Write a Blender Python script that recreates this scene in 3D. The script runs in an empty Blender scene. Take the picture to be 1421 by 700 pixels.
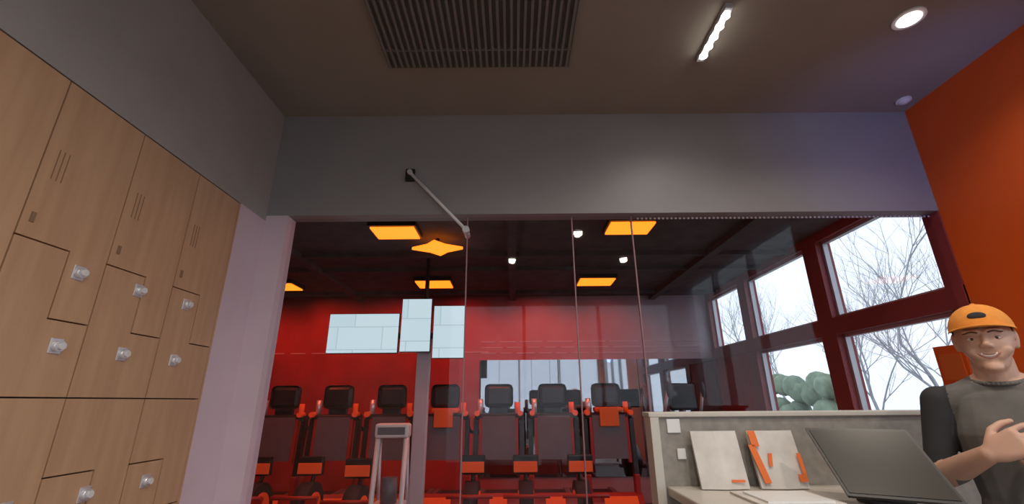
import bpy, bmesh, math, random
from mathutils import Vector, Matrix
from mathutils.bvhtree import BVHTree
random.seed(4)
sc = bpy.context.scene
sc.view_settings.view_transform = 'Standard'
CH = 1.40   # camera height

# ---------------------------------------------------------------- materials
def mat(name, col, rough=0.6, metal=0.0, emis=None, estr=0.0, noise=0.0, nscale=8.0, col2=None,
        stretch=(1,1,1), bump=0.0, spec=0.5):
    m = bpy.data.materials.new(name); m.use_nodes = True
    nt = m.node_tree; b = nt.nodes['Principled BSDF']
    b.inputs['Base Color'].default_value = (*col, 1)
    b.inputs['Roughness'].default_value = rough
    b.inputs['Metallic'].default_value = metal
    b.inputs['Specular IOR Level'].default_value = spec
    if emis:
        b.inputs['Emission Color'].default_value = (*emis, 1)
        b.inputs['Emission Strength'].default_value = estr
    if noise > 0 or col2 or bump > 0:
        tc = nt.nodes.new('ShaderNodeTexCoord'); mp = nt.nodes.new('ShaderNodeMapping')
        mp.inputs['Scale'].default_value = stretch
        nz = nt.nodes.new('ShaderNodeTexNoise'); nz.inputs['Scale'].default_value = nscale
        nz.inputs['Detail'].default_value = 5
        rp = nt.nodes.new('ShaderNodeValToRGB')
        c2 = col2 if col2 else tuple(c*(1-noise) for c in col)
        rp.color_ramp.elements[0].color = (*c2, 1); rp.color_ramp.elements[0].position = 0.35
        rp.color_ramp.elements[1].color = (*col, 1); rp.color_ramp.elements[1].position = 0.65
        nt.links.new(tc.outputs['Object'], mp.inputs['Vector'])
        nt.links.new(mp.outputs[0], nz.inputs['Vector'])
        nt.links.new(nz.outputs['Fac'], rp.inputs[0])
        nt.links.new(rp.outputs[0], b.inputs['Base Color'])
        if bump > 0:
            bp = nt.nodes.new('ShaderNodeBump'); bp.inputs['Strength'].default_value = bump
            nt.links.new(nz.outputs['Fac'], bp.inputs['Height']); nt.links.new(bp.outputs[0], b.inputs['Normal'])
    return m

def glassmat(name, tint, refl=0.06):
    m = bpy.data.materials.new(name); m.use_nodes = True
    nt = m.node_tree; nt.nodes.remove(nt.nodes['Principled BSDF'])
    t = nt.nodes.new('ShaderNodeBsdfTransparent'); t.inputs[0].default_value = (*tint, 1)
    g = nt.nodes.new('ShaderNodeBsdfGlossy'); g.inputs['Roughness'].default_value = 0.02
    mx = nt.nodes.new('ShaderNodeMixShader'); mx.inputs[0].default_value = refl
    nt.links.new(t.outputs[0], mx.inputs[1]); nt.links.new(g.outputs[0], mx.inputs[2])
    nt.links.new(mx.outputs[0], nt.nodes['Material Output'].inputs[0])
    return m

M = {}
M['ceil'] = mat('ceiling_paint', (.31,.27,.225), .8, noise=.08, nscale=2)
M['wallgrey'] = mat('wall_grey_paint', (.40,.375,.35), .75, noise=.06, nscale=3)
M['soffit'] = mat('soffit_paint', (.30,.285,.285), .5, noise=.05, nscale=3)
M['jamb'] = mat('jamb_lit_tint', (.74,.60,.67), .55, noise=.05, nscale=4)  # lavender cast of daylight and red light put into the base colour
M['orange'] = mat('orange_paint', (.84,.115,.008), .6, noise=.05, nscale=3)
M['wood'] = mat('locker_wood', (.60,.375,.22), .5, col2=(.53,.32,.185), nscale=3, stretch=(6,6,.6), bump=.02)
M['dark'] = mat('dark_gap', (.08,.05,.035), .8)
M['vent'] = mat('vent_slot', (.28,.17,.10), .8)
M['chrome'] = mat('brushed_steel', (.85,.86,.90), .3, .6)
M['steel'] = mat('painted_steel', (.55,.56,.6), .35, .3)
M['column'] = mat('column_grey', (.62,.64,.70), .4)
M['white'] = mat('white_plastic', (.78,.78,.78), .45)
M['black'] = mat('black_plastic', (.018,.018,.02), .35)
M['scr'] = mat('dark_screen', (.02,.016,.012), .3, spec=.4)
M['blackm'] = mat('black_matte', (.03,.03,.033), .8)
M['greyp'] = mat('grey_panel', (.15,.14,.16), .45, noise=.1)
M['redp'] = mat('red_plastic', (.38,.02,.012), .4)
M['accent'] = mat('orange_accent_glow', (.85,.12,.02), .45, emis=(1,.10,.02), estr=.12)  # faint glow added so the trim looks lit; not a lamp
M['gymceil'] = mat('gym_ceiling', (.11,.105,.11), .9, noise=.3, nscale=6)
M['gymfloor'] = mat('gym_floor', (.05,.045,.045), .5, noise=.3, nscale=20)
M['floor'] = mat('lobby_floor', (.30,.27,.24), .4, noise=.2, nscale=5, stretch=(1,.15,1))
M['gymred'] = mat('gym_red_wall', (.40,.045,.04), .6, noise=.35, nscale=2)
M['frame'] = mat('window_frame_red', (.28,.045,.05), .5)
M['mirror'] = mat('mirror_glass', (.42,.45,.47), .03, 1.0)
M['glass'] = glassmat('clear_glass', (.95,.94,.95), .018)
M['wglass'] = glassmat('window_glass', (.97,.98,.99), .04)
M['joint'] = mat('glass_joint', (.35,.2,.22), .5)
M['frit'] = mat('frit_dots', (.6,.52,.54), .6)
M['orlamp'] = mat('orange_lamp', (.9,.3,.05), .5, emis=(1,.21,.012), estr=2.4)
M['led'] = mat('led_white', (1,1,1), .5, emis=(1,.96,.88), estr=22)
M['led2'] = mat('led_soft', (1,1,1), .5, emis=(1,.93,.82), estr=6)
M['desk'] = mat('desk_laminate', (.33,.30,.265), .6, noise=.2, nscale=30)
M['desktop'] = mat('desk_top', (.60,.56,.50), .4, noise=.05)
M['paper'] = mat('paper', (.70,.66,.62), .7, noise=.16, nscale=14)
M['orpaper'] = mat('orange_print', (.80,.17,.03), .6)
M['skin'] = mat('skin', (.64,.38,.275), .5, noise=.06, nscale=20)
M['lip'] = mat('lips', (.48,.20,.16), .45)
M['teeth'] = mat('teeth', (.8,.77,.7), .3)
M['eye'] = mat('eye_white', (.62,.58,.55), .3)
M['iris'] = mat('iris', (.05,.03,.02), .3)
M['hair'] = mat('hair', (.10,.05,.025), .8, noise=.4, nscale=60)
M['shirt'] = mat('shirt_grey', (.16,.15,.14), .85, noise=.25, nscale=12, bump=.15)
M['sleeve'] = mat('sleeve_black', (.038,.039,.045), .85, noise=.2, nscale=12)
M['pants'] = mat('trousers', (.05,.055,.07), .85, noise=.2)
M['shoe'] = mat('shoe', (.05,.05,.05), .5)
M['cap'] = mat('cap_orange', (.85,.31,.045), .8, noise=.1, nscale=60)
M['bark'] = mat('bark', (.46,.48,.51), .9, noise=.2, nscale=5)
M['hedge'] = mat('hedge', (.24,.32,.22), .9, noise=.4, nscale=4)
M['ground'] = mat('asphalt', (.35,.35,.35), .9, noise=.2, nscale=3)
M['grille'] = mat('grille_grey', (.20,.185,.165), .6)
M['grilleb'] = mat('grille_back', (.12,.11,.098), .8)

def screenmat():
    m = bpy.data.materials.new('tv_screen'); m.use_nodes = True
    nt = m.node_tree; b = nt.nodes['Principled BSDF']
    tc = nt.nodes.new('ShaderNodeTexCoord'); br = nt.nodes.new('ShaderNodeTexBrick')
    br.inputs['Scale'].default_value = 1.0; br.offset = .37
    br.inputs['Color1'].default_value = (.56,.72,.77,1); br.inputs['Color2'].default_value = (.46,.64,.70,1)
    br.inputs['Mortar'].default_value = (.40,.55,.60,1); br.inputs['Mortar Size'].default_value = .006
    mp = nt.nodes.new('ShaderNodeMapping'); mp.inputs['Rotation'].default_value = (math.pi/2,0,0); mp.inputs['Location'].default_value=(.1,.07,.05)
    nt.links.new(tc.outputs['Object'], mp.inputs[0]); nt.links.new(mp.outputs[0], br.inputs['Vector'])
    nt.links.new(br.outputs['Color'], b.inputs['Emission Color'])
    b.inputs['Emission Strength'].default_value = 1.1
    b.inputs['Base Color'].default_value = (.02,.02,.02,1)
    return m
M['screen'] = screenmat()
def lightwashmat():  # red light fading to grey along X, put into the wall colour
    m = bpy.data.materials.new('gym_wall_light_wash'); m.use_nodes = True
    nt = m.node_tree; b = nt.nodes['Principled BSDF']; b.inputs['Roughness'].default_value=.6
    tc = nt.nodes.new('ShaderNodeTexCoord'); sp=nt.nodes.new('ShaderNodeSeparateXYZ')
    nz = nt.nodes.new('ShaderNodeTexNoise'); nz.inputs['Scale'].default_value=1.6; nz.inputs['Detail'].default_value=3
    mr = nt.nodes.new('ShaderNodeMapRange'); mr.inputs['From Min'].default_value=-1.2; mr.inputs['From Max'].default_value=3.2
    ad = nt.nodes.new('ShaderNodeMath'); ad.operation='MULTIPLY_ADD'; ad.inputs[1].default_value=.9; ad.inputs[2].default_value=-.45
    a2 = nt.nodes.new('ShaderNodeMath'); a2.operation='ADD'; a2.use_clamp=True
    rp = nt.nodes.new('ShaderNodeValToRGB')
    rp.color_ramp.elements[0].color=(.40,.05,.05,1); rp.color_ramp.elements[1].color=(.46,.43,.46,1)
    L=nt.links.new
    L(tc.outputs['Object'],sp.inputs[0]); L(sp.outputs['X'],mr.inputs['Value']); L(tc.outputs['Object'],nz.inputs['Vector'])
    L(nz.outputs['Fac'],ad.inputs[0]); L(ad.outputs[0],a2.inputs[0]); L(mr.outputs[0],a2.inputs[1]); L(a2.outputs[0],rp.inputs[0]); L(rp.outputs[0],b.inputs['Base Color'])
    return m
M['gymwall'] = lightwashmat()

# ---------------------------------------------------------------- mesh builder
class B:
    def __init__(s): s.bm = bmesh.new(); s.mats = []
    def mi(s, m):
        m = M[m]
        if m not in s.mats: s.mats.append(m)
        return s.mats.index(m)
    def _tag(s, verts, m, smooth=False):
        i = s.mi(m); vs = set(verts)
        for v in verts:
            for f in v.link_faces:
                if all(w in vs for w in f.verts):
                    f.material_index = i; f.smooth = smooth
    def box(s, x0,x1,y0,y1,z0,z1, m, bev=0.0):
        mt = Matrix.Translation(((x0+x1)/2,(y0+y1)/2,(z0+z1)/2)) @ Matrix.Diagonal((abs(x1-x0),abs(y1-y0),abs(z1-z0),1))
        r = bmesh.ops.create_cube(s.bm, size=1, matrix=mt); vs = r['verts']
        s._tag(vs, m)
        if bev > 0:
            es = list({e for v in vs for e in v.link_edges})
            bmesh.ops.bevel(s.bm, geom=es, offset=bev, segments=2, affect='EDGES', profile=.5, material=s.mi(m))
        return vs
    def obox(s, o, W, H, N, m):
        o,W,H,N = map(Vector,(o,W,H,N))
        c = [o, o+W, o+W+H, o+H, o+N, o+W+N, o+W+H+N, o+H+N]
        v = [s.bm.verts.new(p) for p in c]
        i = s.mi(m)
        for f in ((0,1,2,3),(4,5,6,7),(0,1,5,4),(1,2,6,5),(2,3,7,6),(3,0,4,7)):
            fc = s.bm.faces.new([v[k] for k in f]); fc.material_index = i
        bmesh.ops.recalc_face_normals(s.bm, faces=list({f for x in v for f in x.link_faces}))
    def cyl(s, p1, p2, r, m, r2=None, seg=12):
        p1,p2 = Vector(p1),Vector(p2); d = p2-p1
        mt = Matrix.Translation((p1+p2)/2) @ d.to_track_quat('Z','Y').to_matrix().to_4x4()
        q = bmesh.ops.create_cone(s.bm, cap_ends=True, segments=seg, radius1=r, radius2=r if r2 is None else r2, depth=d.length, matrix=mt)
        s._tag(q['verts'], m, True)
        for v in q['verts']:
            for f in v.link_faces:
                if len(f.verts) > 4: f.smooth = False
    def tube(s, pts, r, m, seg=10, ends=False):
        for a,b in zip(pts[:-1],pts[1:]): s.cyl(a,b,r,m,seg=seg)
        for p in (pts if ends else pts[1:-1]): s.ell(p,(r,r,r),m,10,6)
    def ell(s, c, r, m, u=20, v=12, rot=None):
        mt = Matrix.Translation(c)
        if rot: mt = mt @ rot
        mt = mt @ Matrix.Diagonal((*r,1))
        q = bmesh.ops.create_uvsphere(s.bm, u_segments=u, v_segments=v, radius=1, matrix=mt)
        s._tag(q['verts'], m, True)
        return q['verts']
    def prism(s, pts, axis_vec, m):
        a = Vector(axis_vec); v0 = [s.bm.verts.new(Vector(p)) for p in pts]; v1 = [s.bm.verts.new(Vector(p)+a) for p in pts]
        i = s.mi(m); fs = [s.bm.faces.new(v0), s.bm.faces.new(v1[::-1])]
        n = len(pts)
        for k in range(n): fs.append(s.bm.faces.new([v0[k], v1[k], v1[(k+1)%n], v0[(k+1)%n]]))
        for f in fs: f.material_index = i
        bmesh.ops.recalc_face_normals(s.bm, faces=fs)
    def done(s, name, parent=None, loc=(0,0,0), rz=0):
        me = bpy.data.meshes.new(name); s.bm.to_mesh(me); s.bm.free()
        for m in s.mats: me.materials.append(m)
        o = bpy.data.objects.new(name, me); sc.collection.objects.link(o)
        o.location = loc; o.rotation_euler = (0,0,rz)
        if parent: o.parent = parent
        return o

# key dims
XL, XR = -1.826, 3.19
YS, YG, YB = 3.034, 3.10, 7.18
ZC, ZGC, ZSB = 3.60, 3.05, CH+1.328
YR = -2.6
GXL = -5.2

# ---------------------------------------------------------------- room shell
b=B(); b.box(-2.5,XR+.15,YR-.15,YG+.1,-.1,0,'floor'); b.done('floor')
b=B(); b.box(GXL-.1,XR+.15,YG+.1,YB+.1,-.1,0,'gymfloor'); b.done('floor_gym')
b=B(); b.box(-2.5,XR+.15,YR-.15,YG+.06,ZC,ZC+.1,'ceil'); b.done('ceiling')
b=B(); b.box(GXL-.1,XR+.15,YG+.06,YB+.1,ZGC,ZGC+.1,'gymceil')
for x in (-3.9,-2.5,0.0,2.3):
    b.box(x-.05,x+.05,YG+.1,YB,ZGC-.07,ZGC,'gymceil')
for y in (4.9,5.5,6.8):
    b.box(GXL,XR,y-.03,y+.03,ZGC-.05,ZGC,'gymceil')
b.done('ceiling_gym')
b=B(); b.box(XL-.3,XR+.15,YS,YG+.06,ZSB,ZC,'soffit'); b.done('wall_soffit')
b=B(); b.box(-2.5,XL-.006,YR,YS,CH+1.285,ZC,'wallgrey'); b.done('wall_left')
b=B(); b.box(-2.5,XL-.006,2.725,YG+.16,0,CH+1.285,'jamb')
b.box(XL-.006,-1.67,YS,YG+.06,0,ZSB,'jamb'); b.done('wall_left_jamb')
b=B()
b.box(-2.5,-1.3,YR-.15,YR,0,ZC,'wallgrey'); b.box(-1.3,XR+.1,YR-.15,YR,3.3,ZC,'wallgrey')
b.box(-1.3,XR+.1,YR-.15,YR,0,.3,'wallgrey'); b.done('wall_rear')
b=B()
for x in (-1.3,.2,1.7,XR-.05): b.box(x,x+.06,YR-.12,YR-.03,.3,3.3,'steel')
b.box(-1.3,XR,YR-.12,YR-.03,.3,.36,'steel'); b.box(-1.3,XR,YR-.12,YR-.03,3.24,3.3,'steel')
b.box(-1.3,XR,YR-.08,YR-.07,.3,3.3,'wglass'); b.done('window_4')
b=B(); b.box(XR,XR+.15,1.5,YS,0,ZC,'orange'); b.box(XR,XR+.15,YR,-1.8,0,ZC,'orange')
b.box(XR,XR+.15,-1.8,1.5,0,.6,'orange'); b.box(XR,XR+.15,-1.8,1.5,3.4,ZC,'orange'); b.done('wall_right')
b=B()
for y in (-1.8,-.7,.4,1.45): b.box(XR+.03,XR+.12,y,y+.05,.6,3.4,'steel')
b.box(XR+.03,XR+.12,-1.8,1.5,.6,.65,'steel'); b.box(XR+.03,XR+.12,-1.8,1.5,3.35,3.4,'steel')
b.box(XR+.07,XR+.08,-1.8,1.5,.6,3.4,'wglass'); b.done('window_5')  # unseen side window, added to bring blue daylight onto ceiling and soffit

# gym window wall
wz = [CH-.9, CH+.60, CH+.76, CH+1.56]
cols = [(3.17,4.38),(4.60,5.90),(6.10,7.08)]
Y0=YS+.001
b=B()
b.box(XR,XR+.15,Y0,YB+.1,0,wz[0],'frame')
b.box(XR-.02,XR+.15,Y0,YB+.1,wz[1],wz[2],'frame')
b.box(XR,XR+.15,YG+.07,YB+.1,wz[3],ZGC+.1,'frame')
b.box(XR-.01,XR+.15,Y0,3.17,wz[0],ZSB-.001,'frame')
ys = [4.38,4.60,5.90,6.10,7.08,YB+.1]
for i in range(0,len(ys),2): b.box(XR-.01,XR+.15,ys[i],ys[i+1],wz[0],wz[3],'frame')
b.box(XR,XR+.15,6.10,7.18,wz[0],wz[1],'gymred')
b.done('wall_gym_right')
for n,(y0,y1) in enumerate(cols):
    b=B()
    for (z0,z1) in ((wz[0],wz[1]),(wz[2],wz[3])):
        if n==2 and z0==wz[0]: continue
        b.box(XR+.07,XR+.08,y0,y1,z0,z1,'wglass')
        for (a,c) in ((y0,y0+.03),(y1-.03,y1)): b.box(XR+.05,XR+.1,a,c,z0,z1,'steel')
        b.box(XR+.05,XR+.1,y0,y1,z0,z0+.03,'steel'); b.box(XR+.05,XR+.1,y0,y1,z1-.03,z1,'steel')
    b.done('window_%d'%(n+1))
ZM = CH+.62
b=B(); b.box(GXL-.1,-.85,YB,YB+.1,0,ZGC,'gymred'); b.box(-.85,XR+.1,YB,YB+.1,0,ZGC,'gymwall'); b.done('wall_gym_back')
b=B()
b.box(-.5,XR-.02,YB-.02,YB,.35,ZM,'mirror')
for x in (-.52,.7,1.95): b.box(x,x+.012,YB-.022,YB,.35,ZM,'black')
b.done('wall_mirror')
b=B()
for k,z in enumerate((ZM+.10,ZM+.19,ZM+.28)):
    x=-.5
    while x < 2.9:
        L = random.uniform(.15,.5)
        b.box(x,min(x+L,3.0),YB-.008,YB,z,z+.014,'frit'); x += L+.07
x=-4.9
while x < -.7:
    L = random.uniform(.2,.6)
    b.box(x,x+L,YB-.008,YB,ZM+.12,ZM+.135,'frit'); x += L+.1
b.done('wall_stripe_decal')
b=B(); b.box(GXL-.1,GXL,YS,YB,0,ZGC,'gymred'); b.done('wall_gym_left')
b=B(); b.box(GXL-.1,-2.5,YS,YG+.06,0,ZGC,'gymred'); b.done('wall_gym_front')

# glass partition
b=B()
b.box(-1.67,XR,YG,YG+.012,.02,ZSB,'glass')
for x in (-.335,.455,.905): b.box(x-.004,x+.004,YG-.004,YG+.016,.02,ZSB,'joint')
x=.95
while x < XR-.03:
    b.box(x,x+.014,YG-.003,YG,ZSB-.026,ZSB-.012,'frit'); x+=.032
b.box(-1.67,XR,YG-.02,YG+.03,0,.04,'steel')
b.cyl((-.335,YS-.006,CH+1.19),(-.335,YG+.03,CH+1.19),.022,'chrome')
b.done('glass_partition')
b=B()
b.box(-.81,-.74,YS-.03,YS-.001,CH+1.60,CH+1.70,'black',.005)
b.cyl((-.775,YS-.03,CH+1.665),(-.335,YS-.03,CH+1.19),.012,'white')
b.cyl((-.335,YS-.05,CH+1.19),(-.335,YS-.008,CH+1.19),.026,'chrome')
b.cyl((-.775,YS-.05,CH+1.665),(-.775,YS-.02,CH+1.665),.02,'chrome')
b.done('glass_brace_rod')

# ---------------------------------------------------------------- lockers
b=B()
zt=CH+1.277; b.box(-2.35,XL-.022,YR+.1,2.717,0.0,zt,'dark')
b.box(-2.35,XL,2.700,2.717,0,zt,'wood')
g=.0032
seams=[2.700,2.305,1.897,1.508,1.11,.71,.31,-.09,-.49,-.89,-1.29,-1.69,-2.09,-2.45]
locks=[2.43,2.10,1.785,1.385,.99,.59,.19,-.2,-.6,-1.0,-1.4,-1.8,-2.2]
def door(y0,y1,zs):
    zb,zl,zh,zu=zs; ym=(y0+y1)/2+.02; x=XL-.02; e=(.02,0,0)
    P=lambda y,z:(x,y,z)
    b.prism([P(y0+g,zh+g),P(ym+g,zh+g),P(ym+g,zl+g),P(y1-g,zl+g),P(y1-g,zu-g),P(y0+g,zu-g)],e,'wood')
    b.prism([P(y0+g,zb+g),P(y1-g,zb+g),P(y1-g,zl-g),P(ym-g,zl-g),P(ym-g,zh-g),P(y0+g,zh-g)],e,'wood')
for i in range(len(seams)-1):
    y1,y0=seams[i],seams[i+1]
    door(y0,y1,(CH+.027,CH+.323,CH+.60,zt))
    door(y0,y1,(.10,CH-.50,CH-.27,CH+.027))
    ly=locks[i]
    for z in (CH+.526,CH+.223,CH-.36,CH-.62):
        b.cyl((XL,ly,z),(XL+.022,ly,z),.022,'chrome',seg=20)
        b.cyl((XL+.022,ly,z),(XL+.034,ly,z),.014,'white',seg=16)
        b.box(XL,XL+.004,ly-.026,ly+.026,z-.03,z+.03,'chrome',.002)
    b.box(XL,XL+.004,y0+.03,y0+.046,CH+.66,CH+.70,'vent')
    for k in range(3): b.box(XL,XL+.002,y0+.05+k*.02,y0+.053+k*.02,CH+.85,CH+.98,'vent')
b.box(XL-.022,XL-.004,YR+.1,2.717,0,.1,'blackm')
b.done('locker_bank')

# ---------------------------------------------------------------- lobby ceiling fixtures
b=B()
x0,x1=-.82,.38
b.box(x0-.02,x1+.02,1.2,2.48,ZC-.012,ZC,'grilleb')
n=30
for i in range(n):
    x=x0+(x1-x0)*i/(n-1)
    b.box(x-.008,x+.008,1.2,2.46,ZC-.034,ZC-.012,'grille')
for y in (1.3,1.8,2.3): b.box(x0-.02,x1+.02,y,y+.012,ZC-.030,ZC-.012,'grille')
b.done('ceiling_vent_grille')
b=B()
b.box(1.255,1.305,1.98,2.42,ZC-.035,ZC,'steel',.004)
b.box(1.270,1.290,2.02,2.38,ZC-.041,ZC-.034,'led')
for i in range(5):
    y=2.04+i*.08
    b.cyl((1.28,y,ZC-.034),(1.28,y,ZC-.045),.024,'led',seg=16)
b.done('linear_spot_light')
def downlight(x,y,m='led2'):
    b=B()
    b.cyl((x,y,ZC-.012),(x,y,ZC),.085,'white',seg=32)
    b.cyl((x,y,ZC-.016),(x,y,ZC-.012),.06,m,seg=32)
    b.done('recessed_downlight')
downlight(2.43,2.10)
for p in ((0,-.6),(1.8,-.6),(.9,.6)): downlight(*p)  # out-of-view fixtures added to go with the lobby fill spots
b=B(); b.cyl((3.05,2.88,ZC-.015),(3.05,2.88,ZC),.05,'white',seg=24); b.ell((3.05,2.88,ZC-.015),(.038,.038,.022),'white'); b.done('smoke_detector')

# gym orange lamps
for (x,y,s) in ((-1.15,4.08,.21),(1.146,4.0,.21),(-1.11,6.12,.24),(1.18,6.05,.24),(-3.35,6.2,.24)):
    b=B()
    b.box(x-s-.02,x+s+.02,y-s+.03,y+s-.03,ZGC-.055,ZGC,'black')
    b.box(x-s,x+s,y-s+.06,y+s-.06,ZGC-.07,ZGC-.05,'orlamp')
    b.done('orange_ceiling_lamp')
b=B()
zz=ZGC-.12; P=[(-.79+.27*a,4.42+.22*c,zz) for a,c in ((1,0),(.35,.45),(0,1),(-.35,.45),(-1,0),(-.35,-.45),(0,-1),(.35,-.45))]
b.prism(P,(0,0,.03),'orlamp'); b.cyl((-.79,4.42,zz+.03),(-.79,4.42,ZGC),.02,'black'); b.done('orange_pendant_lamp')

# ---------------------------------------------------------------- TVs on column
b=B()
b.box(-1.07,-.92,5.02,5.10,0,CH+.75,'column',.01)
b.cyl((-1.0,5.05,CH+.75),(-1.0,5.05,ZGC),.025,'black')
b.box(-1.9,-.55,5.04,5.08,CH+.68,CH+.74,'black')
b.done('tv_column')
def tv(x0,x1,z0,z1,y=4.95,rz=0):
    b=B(); w=(x1-x0)/2; h=(z1-z0)/2
    b.box(-w,w,0,.045,-h,h,'black',.004)
    b.box(-w+.006,w-.006,-.004,0,-h+.008,h-.008,'screen')
    b.box(-.05,.05,.045,.07,-.1,.1,'black')
    b.done('wall_television',loc=((x0+x1)/2,y,(z0+z1)/2),rz=rz)
tv(-2.06,-1.27,CH+.51,CH+.955)
tv(-1.25,-.91,CH+.52,CH+1.12,4.94)
tv(-.89,-.53,CH+.45,CH+1.04)

# ---------------------------------------------------------------- treadmills
def treadmill(x,y,towel=False):
    b=B()
    b.box(-.31,.31,.25,1.65,.10,.20,'black',.02); b.box(-.22,.22,.30,1.62,.20,.205,'blackm')
    b.box(-.31,.31,.3,1.6,0,.10,'blackm')
    b.box(-.31,-.24,.3,1.65,.2,.225,'greyp',.005); b.box(.24,.31,.3,1.65,.2,.225,'greyp',.005)
    b.prism([(-.31,-.08,.0),(-.31,-.12,.08),(-.31,-.16,.22),(-.31,.02,.44),(-.31,.32,.34),(-.31,.42,.2),(-.31,.4,.0)],(.62,0,0),'redp')
    b.box(-.2,.2,-.145,-.12,.12,.17,'black')
    b.obox((-.24,-.13,.27),(.48,0,0),(0,.11,.13),(0,-.01,.01),'accent')
    for s in (-1,1):
        b.box(s*.27-.03,s*.27+.03,.0,.10,.2,.62,'redp',.01)
        b.obox((s*.27-.025,.02,.6),(.05,0,0),(0,.09,0),(0,.05,.62),'black')
        b.tube([(s*.27,.12,1.15),(s*.28,.35,1.06),(s*.28,.75,1.02)],.02,'black')
        b.cyl((s*.25,-.02,1.27),(s*.25,.1,1.27),.03,'accent')
    b.obox((-.19,.0,.78),(.38,0,0),(0,.03,0),(0,.03,.46),'greyp')
    b.obox((-.225,.012,.74),(.035,0,0),(0,.05,0),(0,.03,.5),'redp'); b.obox((.19,.012,.74),(.035,0,0),(0,.05,0),(0,.03,.5),'redp')
    b.box(-.28,.28,.04,.22,1.20,1.27,'black',.02)
    b.box(-.11,.11,.12,.16,1.24,1.36,'black',.01)
    b.box(-.17,.17,.10,.14,1.33,1.60,'black',.05)
    b.box(-.13,.13,.14,.142,1.36,1.57,'greyp')
    b.cyl((-.22,.1,1.27),(-.22,.1,1.43),.032,'chrome')
    b.cyl((.22,.1,1.27),(.22,.1,1.39),.03,'accent')
    if towel:
        b.box(-.15,.17,.02,.22,1.27,1.33,'orpaper',.02); b.box(-.11,.11,-.015,.005,1.12,1.33,'orpaper',.006)
    b.done('treadmill',loc=(x,y,0))
for k in range(-5,3): treadmill(-.17+.64*k, 5.46, k in (-1,2))

def rower(x,y,rz=0):
    b=B()
    b.box(-.05,.05,-.1,1.40,.30,.36,'steel',.01)
    b.box(-.18,.18,1.33,1.40,.0,.05,'black',.01); b.obox((-.03,1.33,.03),(.06,0,0),(0,.05,0),(0,0,.3),'black')
    b.box(-.14,.14,.85,1.1,.36,.43,'redp',.02)
    b.cyl((-.07,-.0,.40),(.07,-.0,.40),.24,'blackm',seg=28); b.cyl((-.08,-.0,.40),(.08,-.0,.40),.15,'accent',seg=24)
    b.box(-.22,.22,-.2,-.12,0,.05,'black',.01); b.obox((-.04,-.16,.04),(.08,0,0),(0,.08,0),(0,.1,.2),'black')
    b.tube([(0,-.05,.6),(0,-.12,.74),(0,-.02,.84)],.02,'black')
    b.box(-.13,.13,-.02,.03,.70,.88,'black',.015)
    b.box(-.12,.12,.03,.04,.72,.82,'accent',.003)
    b.cyl((-.22,.30,.55),(.22,.30,.55),.018,'redp')
    for s in (-1,1):
        b.obox((s*.13-.055,.30,.28),(.11,0,0),(0,.03,0),(0,-.12,.26),'redp')
        b.tube([(s*.05,.02,.5),(s*.2,.30,.55)],.012,'accent')
        b.box(s*.13-.06,s*.13+.06,.28,.38,.26,.29,'black')
    b.done('rowing_machine',loc=(x,y,0),rz=rz)
for x in (-2.60,-2.07,-1.52,-.42,.12,.68): rower(x,4.98 if x<-1.9 or x>-1 else 4.78,math.pi)

b=B()
for s in (-.13,.13):
    b.tube([(s,-.16,.02),(s*.95,-.04,1.14)],.022,'white'); b.tube([(s,.2,.02),(s*.95,.02,1.14)],.016,'steel')
b.box(-.15,.15,-.09,.05,1.10,1.22,'white',.02)
b.box(-.12,.12,-.10,-.085,1.13,1.19,'greyp',.004)
b.box(-.13,.13,-.14,.12,.55,.58,'white',.005); b.cyl((-.13,-.18,.1),(.13,-.18,.1),.014,'white')
b.cyl((0,-.02,.58),(0,-.02,.78),.07,'greyp',seg=20)
b.done('wipes_dispenser_stand',loc=(-1.08,4.30,0))

b=B()
b.box(-.3,.3,-.5,.6,.0,.08,'black',.02); b.ell((0,.35,.42),(.16,.34,.34),'black'); b.ell((0,.35,.42),(.18,.2,.2),'greyp')
b.cyl((0,.2,.5),(0,.0,1.35),.04,'steel')
for s in (-1,1):
    b.tube([(s*.2,-.45,.25),(s*.2,.3,.35)],.03,'greyp'); b.box(s*.2-.06,s*.2+.06,-.5,-.15,.27,.31,'black',.01)
    b.tube([(s*.25,.2,.4),(s*.27,.05,1.15),(s*.25,-.1,1.55)],.02,'steel'); b.ell((s*.25,-.1,1.52),(.03,.03,.1),'black')
b.box(-.2,.2,-.04,.0,1.28,1.6,'black',.03)
b.done('elliptical_machine',loc=(2.1,5.8,0),rz=.3)
b=B(); b.box(XR-.05,XR-.021,3.14,3.37,CH+.06,CH+.36,'orange',.004); b.box(XR-.055,XR-.05,3.17,3.34,CH+.12,CH+.3,'orpaper'); b.done('orange_notice_board')

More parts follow.
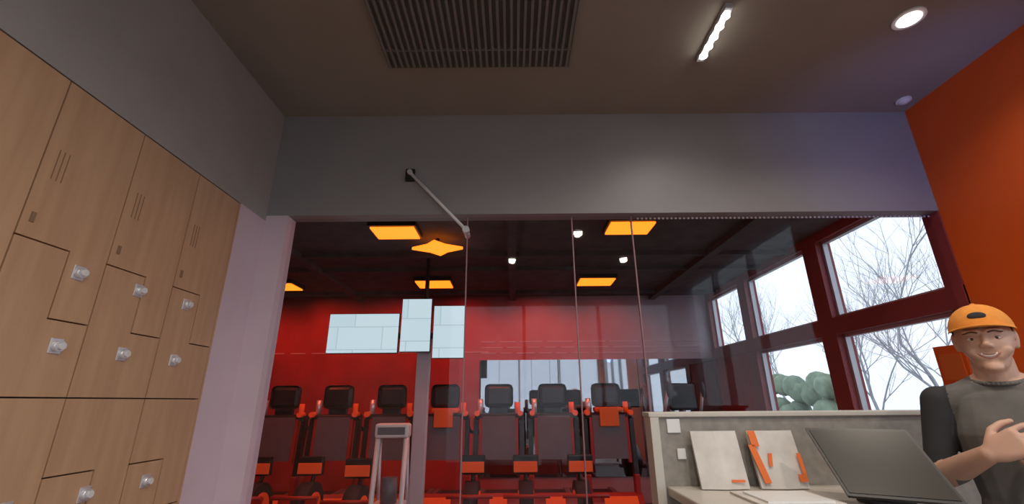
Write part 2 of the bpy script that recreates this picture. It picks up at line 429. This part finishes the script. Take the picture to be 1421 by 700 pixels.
# ---------------------------------------------------------------- reception desk
b=B()
PT=1.352
b.box(.58,2.05,2.0,2.07,0,PT-.02,'desk'); b.box(.57,2.07,1.985,2.085,PT-.02,PT,'desktop',.004)
b.box(.575,.61,1.985,2.075,0,PT-.02,'desktop')
b.box(.62,1.37,1.42,2.0,1.035,1.07,'desktop',.006)
b.box(.66,1.33,1.50,2.0,0,1.035,'desk')
b.box(.645,.70,1.992,2.0,1.27,1.325,'white',.002); b.box(.675,.71,1.99,2.0,1.17,1.21,'white',.002)
b.done('reception_desk')
def brochure(x0,x1,style):
    b=B(); h=.205; w=x1-x0; lean=.055; yb=1.915
    d=Vector((0,lean,h)); n=Vector((0,-.97,.25))*.012
    b.obox((x0,yb,1.071),(w/2,-.012,0),d,n,'paper')
    b.obox((x0+w/2,yb-.012,1.071),(w/2,.012,0),d,n,'paper')
    def blob(fx0,fz0,fx1,fz1,tw=0):
        fw=Vector((w*(fx1-fx0),0,0)); 
        o=Vector((x0+w*fx0,yb,1.071))+d*fz0+Vector((0,-.026,.003))
        b.obox(o,fw,d*(fz1-fz0)+Vector((tw*w,0,0)),(0,-.002,0),'orpaper')
    if style: 
        blob(.06,.1,.2,.75,-.14); blob(.0,.72,.16,1.0,-.02); blob(.24,.38,.32,.6,.06)
        blob(.80,.12,.97,.24,.0); blob(.90,.24,.98,.6,.0)
    else:
        blob(.62,.12,.9,.16)
    b.done('brochure')
brochure(.725,.91,0); brochure(.955,1.14,1)
b=B(); b.box(.80,1.08,1.62,1.84,1.071,1.078,'paper'); b.box(.83,1.05,1.63,1.80,1.078,1.084,'white'); b.done('paper_stack')
W=Vector((.25,-.15,.0)); Hd=Vector((.01,-.14,-.20))
Nn=W.cross(Hd).normalized(); 
if Nn.y>0: Nn=-Nn
TL=Vector((1.085,1.77,CH-.10))
b=B(); b.obox(TL-Nn*.02,W,Hd,Nn*.018,'black'); b.obox(TL+W*.03+Hd*.04-Nn*.002,W*.94,Hd*.92,Nn*.003,'scr')
cx=TL+W*.5+Hd*.5-Nn*.02
b.cyl(cx,(cx.x+.02,cx.y+.03,1.08),.02,'blackm'); b.cyl((cx.x+.02,cx.y+.03,1.071),(cx.x+.02,cx.y+.03,1.083),.08,'blackm',seg=28)
b.done('touchscreen_monitor')

# ---------------------------------------------------------------- person
person=bpy.data.objects.new('person',None); sc.collection.objects.link(person)
person.location=(1.685,1.60,0); person.rotation_euler=(0,0,math.radians(-46))
bm=bmesh.new()
def hull(ells):
    t=bmesh.new()
    for c,r in ells:
        if not isinstance(r,tuple): r=(r,r,r)
        bmesh.ops.create_uvsphere(t,u_segments=20,v_segments=12,radius=1,matrix=Matrix.Translation(c)@Matrix.Diagonal((*r,1)))
    q=bmesh.ops.convex_hull(t,input=t.verts)
    inner=[v for v in t.verts if not v.link_faces or v in set(x for x in q['geom_interior'] if isinstance(x,bmesh.types.BMVert))]
    bmesh.ops.delete(t,geom=inner,context='VERTS')
    me=bpy.data.meshes.new('t'); t.to_mesh(me); bm.from_mesh(me); bpy.data.meshes.remove(me); t.free()
V=Vector
hull([((0,0,.93),(.160,.11,.07)),((0,.0,1.08),(.135,.10,.06))])
hull([((0,0,1.08),(.135,.10,.06)),((0,-.005,1.28),(.158,.112,.09))])
hull([((0,-.005,1.28),(.158,.112,.09)),((0,.01,1.39),(.14,.085,.045))])
hull([((-.145,.01,1.39),.052),((.145,.01,1.39),.052),((0,.012,1.445),(.065,.058,.03))])
hull([((-.10,.02,1.42),.035),((.10,.02,1.42),.035),((0,.022,1.475),(.055,.045,.025))])
hull([((0,.015,1.42),.058),((0,.0,1.52),.055)])
for s in (-1,1):
    hull([((s*.09,0,.88),.098),((s*.10,-.01,.50),.062)])
    hull([((s*.10,-.01,.50),.062),((s*.105,.01,.12),.043)])
    hull([((s*.10,.01,.38),.062),((s*.10,-.01,.5),.05)])
    hull([((s*.105,.03,.045),(.04,.04,.045)),((s*.125,-.15,.03),(.045,.06,.03))])
arms=[]
def hand(w,F,N,curl,tside):
    F=F.normalized(); N=(N-F*N.dot(F)).normalized(); T=F.cross(N).normalized()
    if T.dot(tside)<0: T=-T
    k=w+F*.085
    hull([(w,.024),(w+F*.03+T*.018,.02),(w+F*.03-T*.018,.018),(k+T*.030,.013),(k-T*.030,.012)])
    for off,L,r in ((.034,.074,.0088),(.0113,.083,.009),(-.0113,.077,.0086),(-.033,.06,.0078)):
        p=k+T*off; ang=0
        for j,(fr,c) in enumerate(((.45,curl),(.3,curl*1.15),(.25,curl*.8))):
            ang+=c; d=F*math.cos(ang)+N*math.sin(ang)+T*off*2
            q=p+d.normalized()*L*fr
            hull([(p,r),(q,r*.93)]); p=q; r*=.93
    p=w+F*.02+T*.022
    q=p+(F*.6+T*.7+N*.35).normalized()*.045; hull([(p,.015),(q,.0125)])
    q2=q+(F*.85+T*.25+N*.45).normalized()*.034; hull([(q,.012),(q2,.0105)])
    q3=q2+(F*.85-T*.05+N*.55).normalized()*.026; hull([(q2,.0105),(q3,.0085)])
    arms.append(('f',w,k)); 
for s,elb,wr,Fv,Nv in ((-1,V((-.225,-.02,1.13)),V((-.075,-.225,1.235)),V((.80,-.12,.42)),V((.15,.9,-.1))),
                    (1,V((.235,-.02,1.12)),V((.10,-.205,1.195)),V((-.75,-.05,.38)),V((0,.9,.1)))):
    sh=V((s*.168,.01,1.388))
    hull([(sh,.055),((sh+elb)/2,.048)]); hull([((sh+elb)/2,.048),(elb,.040)])
    mid=elb.lerp(wr,.35)
    hull([(elb,.038),(mid,.040)]); hull([(mid,.040),(wr,.026)])
    arms.append(('u',sh,elb)); arms.append(('f',elb,wr))
    hand(wr,Fv,Nv,.5 if s<0 else .75,V((0,-.2,1)))
hull([((0,.012,1.615),(.075,.093,.092)),((0,-.02,1.57),(.066,.075,.06))])
hull([((0,-.02,1.57),(.066,.072,.05)),((0,-.040,1.512),(.042,.042,.030))])
for s in (-1,1):
    hull([((s*.034,-.060,1.556),(.026,.026,.022)),((s*.02,-.066,1.535),(.02,.02,.018))])
    hull([((s*.012,-.086,1.619),.0075),((s*.045,-.072,1.619),.0085)])
    hull([((s*.077,.008,1.60),(.008,.017,.026)),((s*.073,.004,1.568),(.007,.01,.01))])
    hull([((s*.010,-.098,1.567),.0075),((s*.005,-.103,1.569),.0075)])
hull([((0,-.084,1.606),.0075),((0,-.105,1.573),.0105)])
hull([((0,-.079,1.496),(.018,.012,.012)),((0,-.07,1.498),(.025,.02,.018))])
me=bpy.data.meshes.new('body'); bm.to_mesh(me); bm.free()
tmp=bpy.data.objects.new('tmp',me); sc.collection.objects.link(tmp)
r=tmp.modifiers.new('r','REMESH'); r.mode='VOXEL'; r.voxel_size=.0038
s_=tmp.modifiers.new('s','SMOOTH'); s_.factor=.5; s_.iterations=4
dg=bpy.context.evaluated_depsgraph_get()
bme=bpy.data.meshes.new_from_object(tmp.evaluated_get(dg))
bpy.data.objects.remove(tmp)
bme.materials.clear()
for k in ('skin','shirt','sleeve','pants','shoe','hair'): bme.materials.append(M[k])
def dseg(p,a,b_):
    d=b_-a; t=max(0,min(1,(p-a).dot(d)/d.length_squared)); return (p-(a+d*t)).length,t
for f in bme.polygons:
    c=f.center; f.use_smooth=True
    best=min(((*dseg(c,a,e),k) for k,a,e in arms),key=lambda q:q[0])
    z=c.z
    if z>1.485 or (abs(c.x)<.068 and z>1.462+.35*min(0,c.y)):
        f.material_index=0
        if z>1.56 and c.y>.02 : f.material_index=5
    elif c.y<-.135 and 1.1<z<1.42: f.material_index=0
    elif best[2]=='f' and best[0]<.052 and c.y<.05 and (abs(c.x)>.175 or c.y<-.125): 
        f.material_index=0
    elif best[2]=='u' and best[0]<.068 and abs(c.x)>.137: f.material_index=2
    elif z<.09: f.material_index=4
    elif z<.90: f.material_index=3
    else: f.material_index=1
bo=bpy.data.objects.new('body',bme); sc.collection.objects.link(bo); bo.parent=person
bv=BVHTree.FromPolygons([v.co for v in bme.vertices],[p.vertices for p in bme.polygons])
def fy(x,z):
    return bv.ray_cast(V((x,-.5,z)),V((0,1,0)))[0].y
def on(x,z,d=0.0): return (x,fy(x,z)-d,z)
b=B()
for s in (-1,1):
    ey=fy(s*.031,1.594)
    b.ell((s*.031,ey+.0065,1.594),(.0135,.009,.0065),'eye',16,10)
    b.ell((s*.030,ey-.0012,1.5935),(.0050,.0022,.0050),'iris',12,8)
    b.tube([on(s*(.014+.034*t),1.6135+.0035*math.sin(math.pi*min(1,t*1.2)),.001) for t in [i/6 for i in range(7)]],.0024,'hair',8,True)
    b.tube([(s*(.018+.026*t),ey-.0012+.004*abs(t-.5)*2,1.594+.0066*math.sin(math.pi*t)) for t in [i/6 for i in range(7)]],.0023,'skin',8,True)
    b.tube([(s*(.018+.026*t),ey-.0005+.004*abs(t-.5)*2,1.594-.0058*math.sin(math.pi*t)) for t in [i/6 for i in range(7)]],.0020,'skin',8,True)
    b.ell((s*.074,.02,1.60),(.006,.03,.04),'hair')
ts=[i/16*2-1 for i in range(17)]
b.tube([on(.026*t,1.539+.006*t*t,.0002) for t in ts],.0024,'lip',8,True)
b.tube([on(.025*t,1.528+.015*t*t,.0002) for t in ts],.0028,'lip',8,True)
b.tube([on(.019*t,1.5345+.008*t*t,-.0002) for t in ts],.0032,'teeth',8,True)
b.done('face_features',parent=person)
b=B()
vs=b.ell((0,.008,1.632),(.086,.105,.092),'cap',32,20)
bmesh.ops.delete(b.bm,geom=[v for v in vs if v.co.z<1.628],context='VERTS')
n=17; top=[];bot=[];i_=b.mi('cap')
for i in range(n):
    a=math.pi*(i/(n-1)); ca,sa=math.cos(a),math.sin(a)
    inn=V((.084*ca,.008-.100*sa,1.637)); out=V((.088*ca,.0-.100*sa-.040*sa**.7,1.638-.010*abs(ca)**2-.002))
    top.append((b.bm.verts.new(inn),b.bm.verts.new(out))); bot.append((b.bm.verts.new(inn-V((0,0,.005))),b.bm.verts.new(out-V((0,0,.005)))))
for i in range(n-1):
    for q in ((top[i][0],top[i][1],top[i+1][1],top[i+1][0]),(bot[i][0],bot[i+1][0],bot[i+1][1],bot[i][1]),(top[i][1],bot[i][1],bot[i+1][1],top[i+1][1])):
        f=b.bm.faces.new(q); f.material_index=i_; f.smooth=True
b.ell((0,.008,1.724),(.008,.008,.005),'cap')
b.ell((0,-.086,1.672),(.024,.007,.013),'sleeve')
b.done('cap',parent=person)
b=B(); pts=[(.068*math.cos(t),.012+.064*math.sin(t),1.462+.018*math.sin(t)) for t in [i*math.pi/20 for i in range(41)]]
b.tube(pts,.007,'shirt',8); b.done('shirt_collar',parent=person)

# ---------------------------------------------------------------- outside
b=B(); b.box(XR+.2,60,-40,60,-.15,-.12,'ground'); b.box(-40,XR+.2,-50,YR-.2,-.15,-.12,'ground'); b.done('ground_outside')
def tree(x,y,h,seed):
    random.seed(seed); cu=bpy.data.curves.new('bare_tree','CURVE'); cu.dimensions='3D'; cu.bevel_depth=1; cu.bevel_resolution=1
    def br(p,d,L,r,lv):
        sp=cu.splines.new('POLY'); n=5; sp.points.add(n-1); q=p.copy(); pts=[]
        for i in range(n):
            sp.points[i].co=(*q,1); sp.points[i].radius=r*(1-.45*i/(n-1)); pts.append((q.copy(),d.copy()))
            d=(d+V((random.uniform(-.2,.2),random.uniform(-.2,.2),random.uniform(-.08,.2)))).normalized(); q=q+d*L/(n-1)
        if lv>0:
            for k in range(5 if lv>1 else 4):
                pp,dd=random.choice(pts[1:]) if k else pts[-1]
                nd=(dd+V((random.uniform(-1,1),random.uniform(-1,1),random.uniform(-.2,.7)))).normalized()
                br(pp,nd,L*random.uniform(.55,.8),r*.5,lv-1)
    br(V((0,0,-.12)),V((0,0,1)),h*.4,.07,4)
    o=bpy.data.objects.new('bare_tree',cu); sc.collection.objects.link(o); o.location=(x,y,0); cu.materials.append(M['bark'])
for t in ((12,12.5,8,1),(14,18,8,2),(13,22,8,3),(17,15.5,9,5)): tree(*t)
b=B(); random.seed(9)
for i in range(160):
    b.ell((9.2+random.uniform(-.4,.4),13+i*.1,.1+random.uniform(0,1.9)),(.35,.35,.35),'hedge',8,6)
b.done('hedge')

# ---------------------------------------------------------------- lights
w=bpy.data.worlds.new('World'); sc.world=w; w.use_nodes=True
bg=w.node_tree.nodes['Background']; bg.inputs[0].default_value=(.80,.90,1,1); bg.inputs[1].default_value=1.6
def spot(name,loc,tgt,power,col,ang=100,bl=.8):
    l=bpy.data.lights.new(name,'SPOT'); l.energy=power; l.color=col; l.spot_size=math.radians(ang); l.spot_blend=bl; l.shadow_soft_size=.06
    o=bpy.data.objects.new(name,l); sc.collection.objects.link(o); o.location=loc
    o.rotation_euler=(V(tgt)-V(loc)).to_track_quat('-Z','Y').to_euler(); return o
for p in ((0,-.6),(1.8,-.6),(.9,.6)): spot('downlight_or_fill_lamp',(p[0],p[1],ZC-.03),(p[0]-.2,p[1]+.2,0),105,(1,.88,.74),160)  # added warm fill for lobby and lockers, from out-of-view downlights
spot('downlight_or_fill_lamp',(2.43,2.1,ZC-.03),(2.43,2.1,0),25,(1,.9,.78),140)
spot('linear_lamp',(1.28,2.2,ZC-.07),(1.1,2.2,0),32,(1,.92,.82),150,1)
spot('blue_fill_spot',(2.75,1.35,2.5),(3.05,3.0,3.35),30,(.2,.32,1),80,1)  # added blue light without a fixture, tints the right end of the soffit
for x in (-4.2,-3.0,-1.9,-.8,.4,1.5): spot('red_wash_lamp',(x,6.2,ZGC-.12),(x,YB,1.7),36 if x<1 else 18,(1,.07,.04),120)
for x,y in ((-3.0,4.4),(-1.8,4.9),(-.2,4.7),(1.0,4.9)): spot('red_lamp',(x,y,ZGC-.1),(x,y+.3,0),50,(1,.13,.06),130)

# ---------------------------------------------------------------- camera
cam=bpy.data.cameras.new('camera'); cam.sensor_width=36; cam.lens=613/1421*36; cam.clip_start=.05
co=bpy.data.objects.new('camera',cam); sc.collection.objects.link(co)
R=Matrix.Rotation(math.radians(90+18.7),4,'X')@Matrix.Rotation(math.radians(-.45),4,'Z')
co.matrix_world=Matrix.Translation((0,0,CH))@R
sc.camera=co
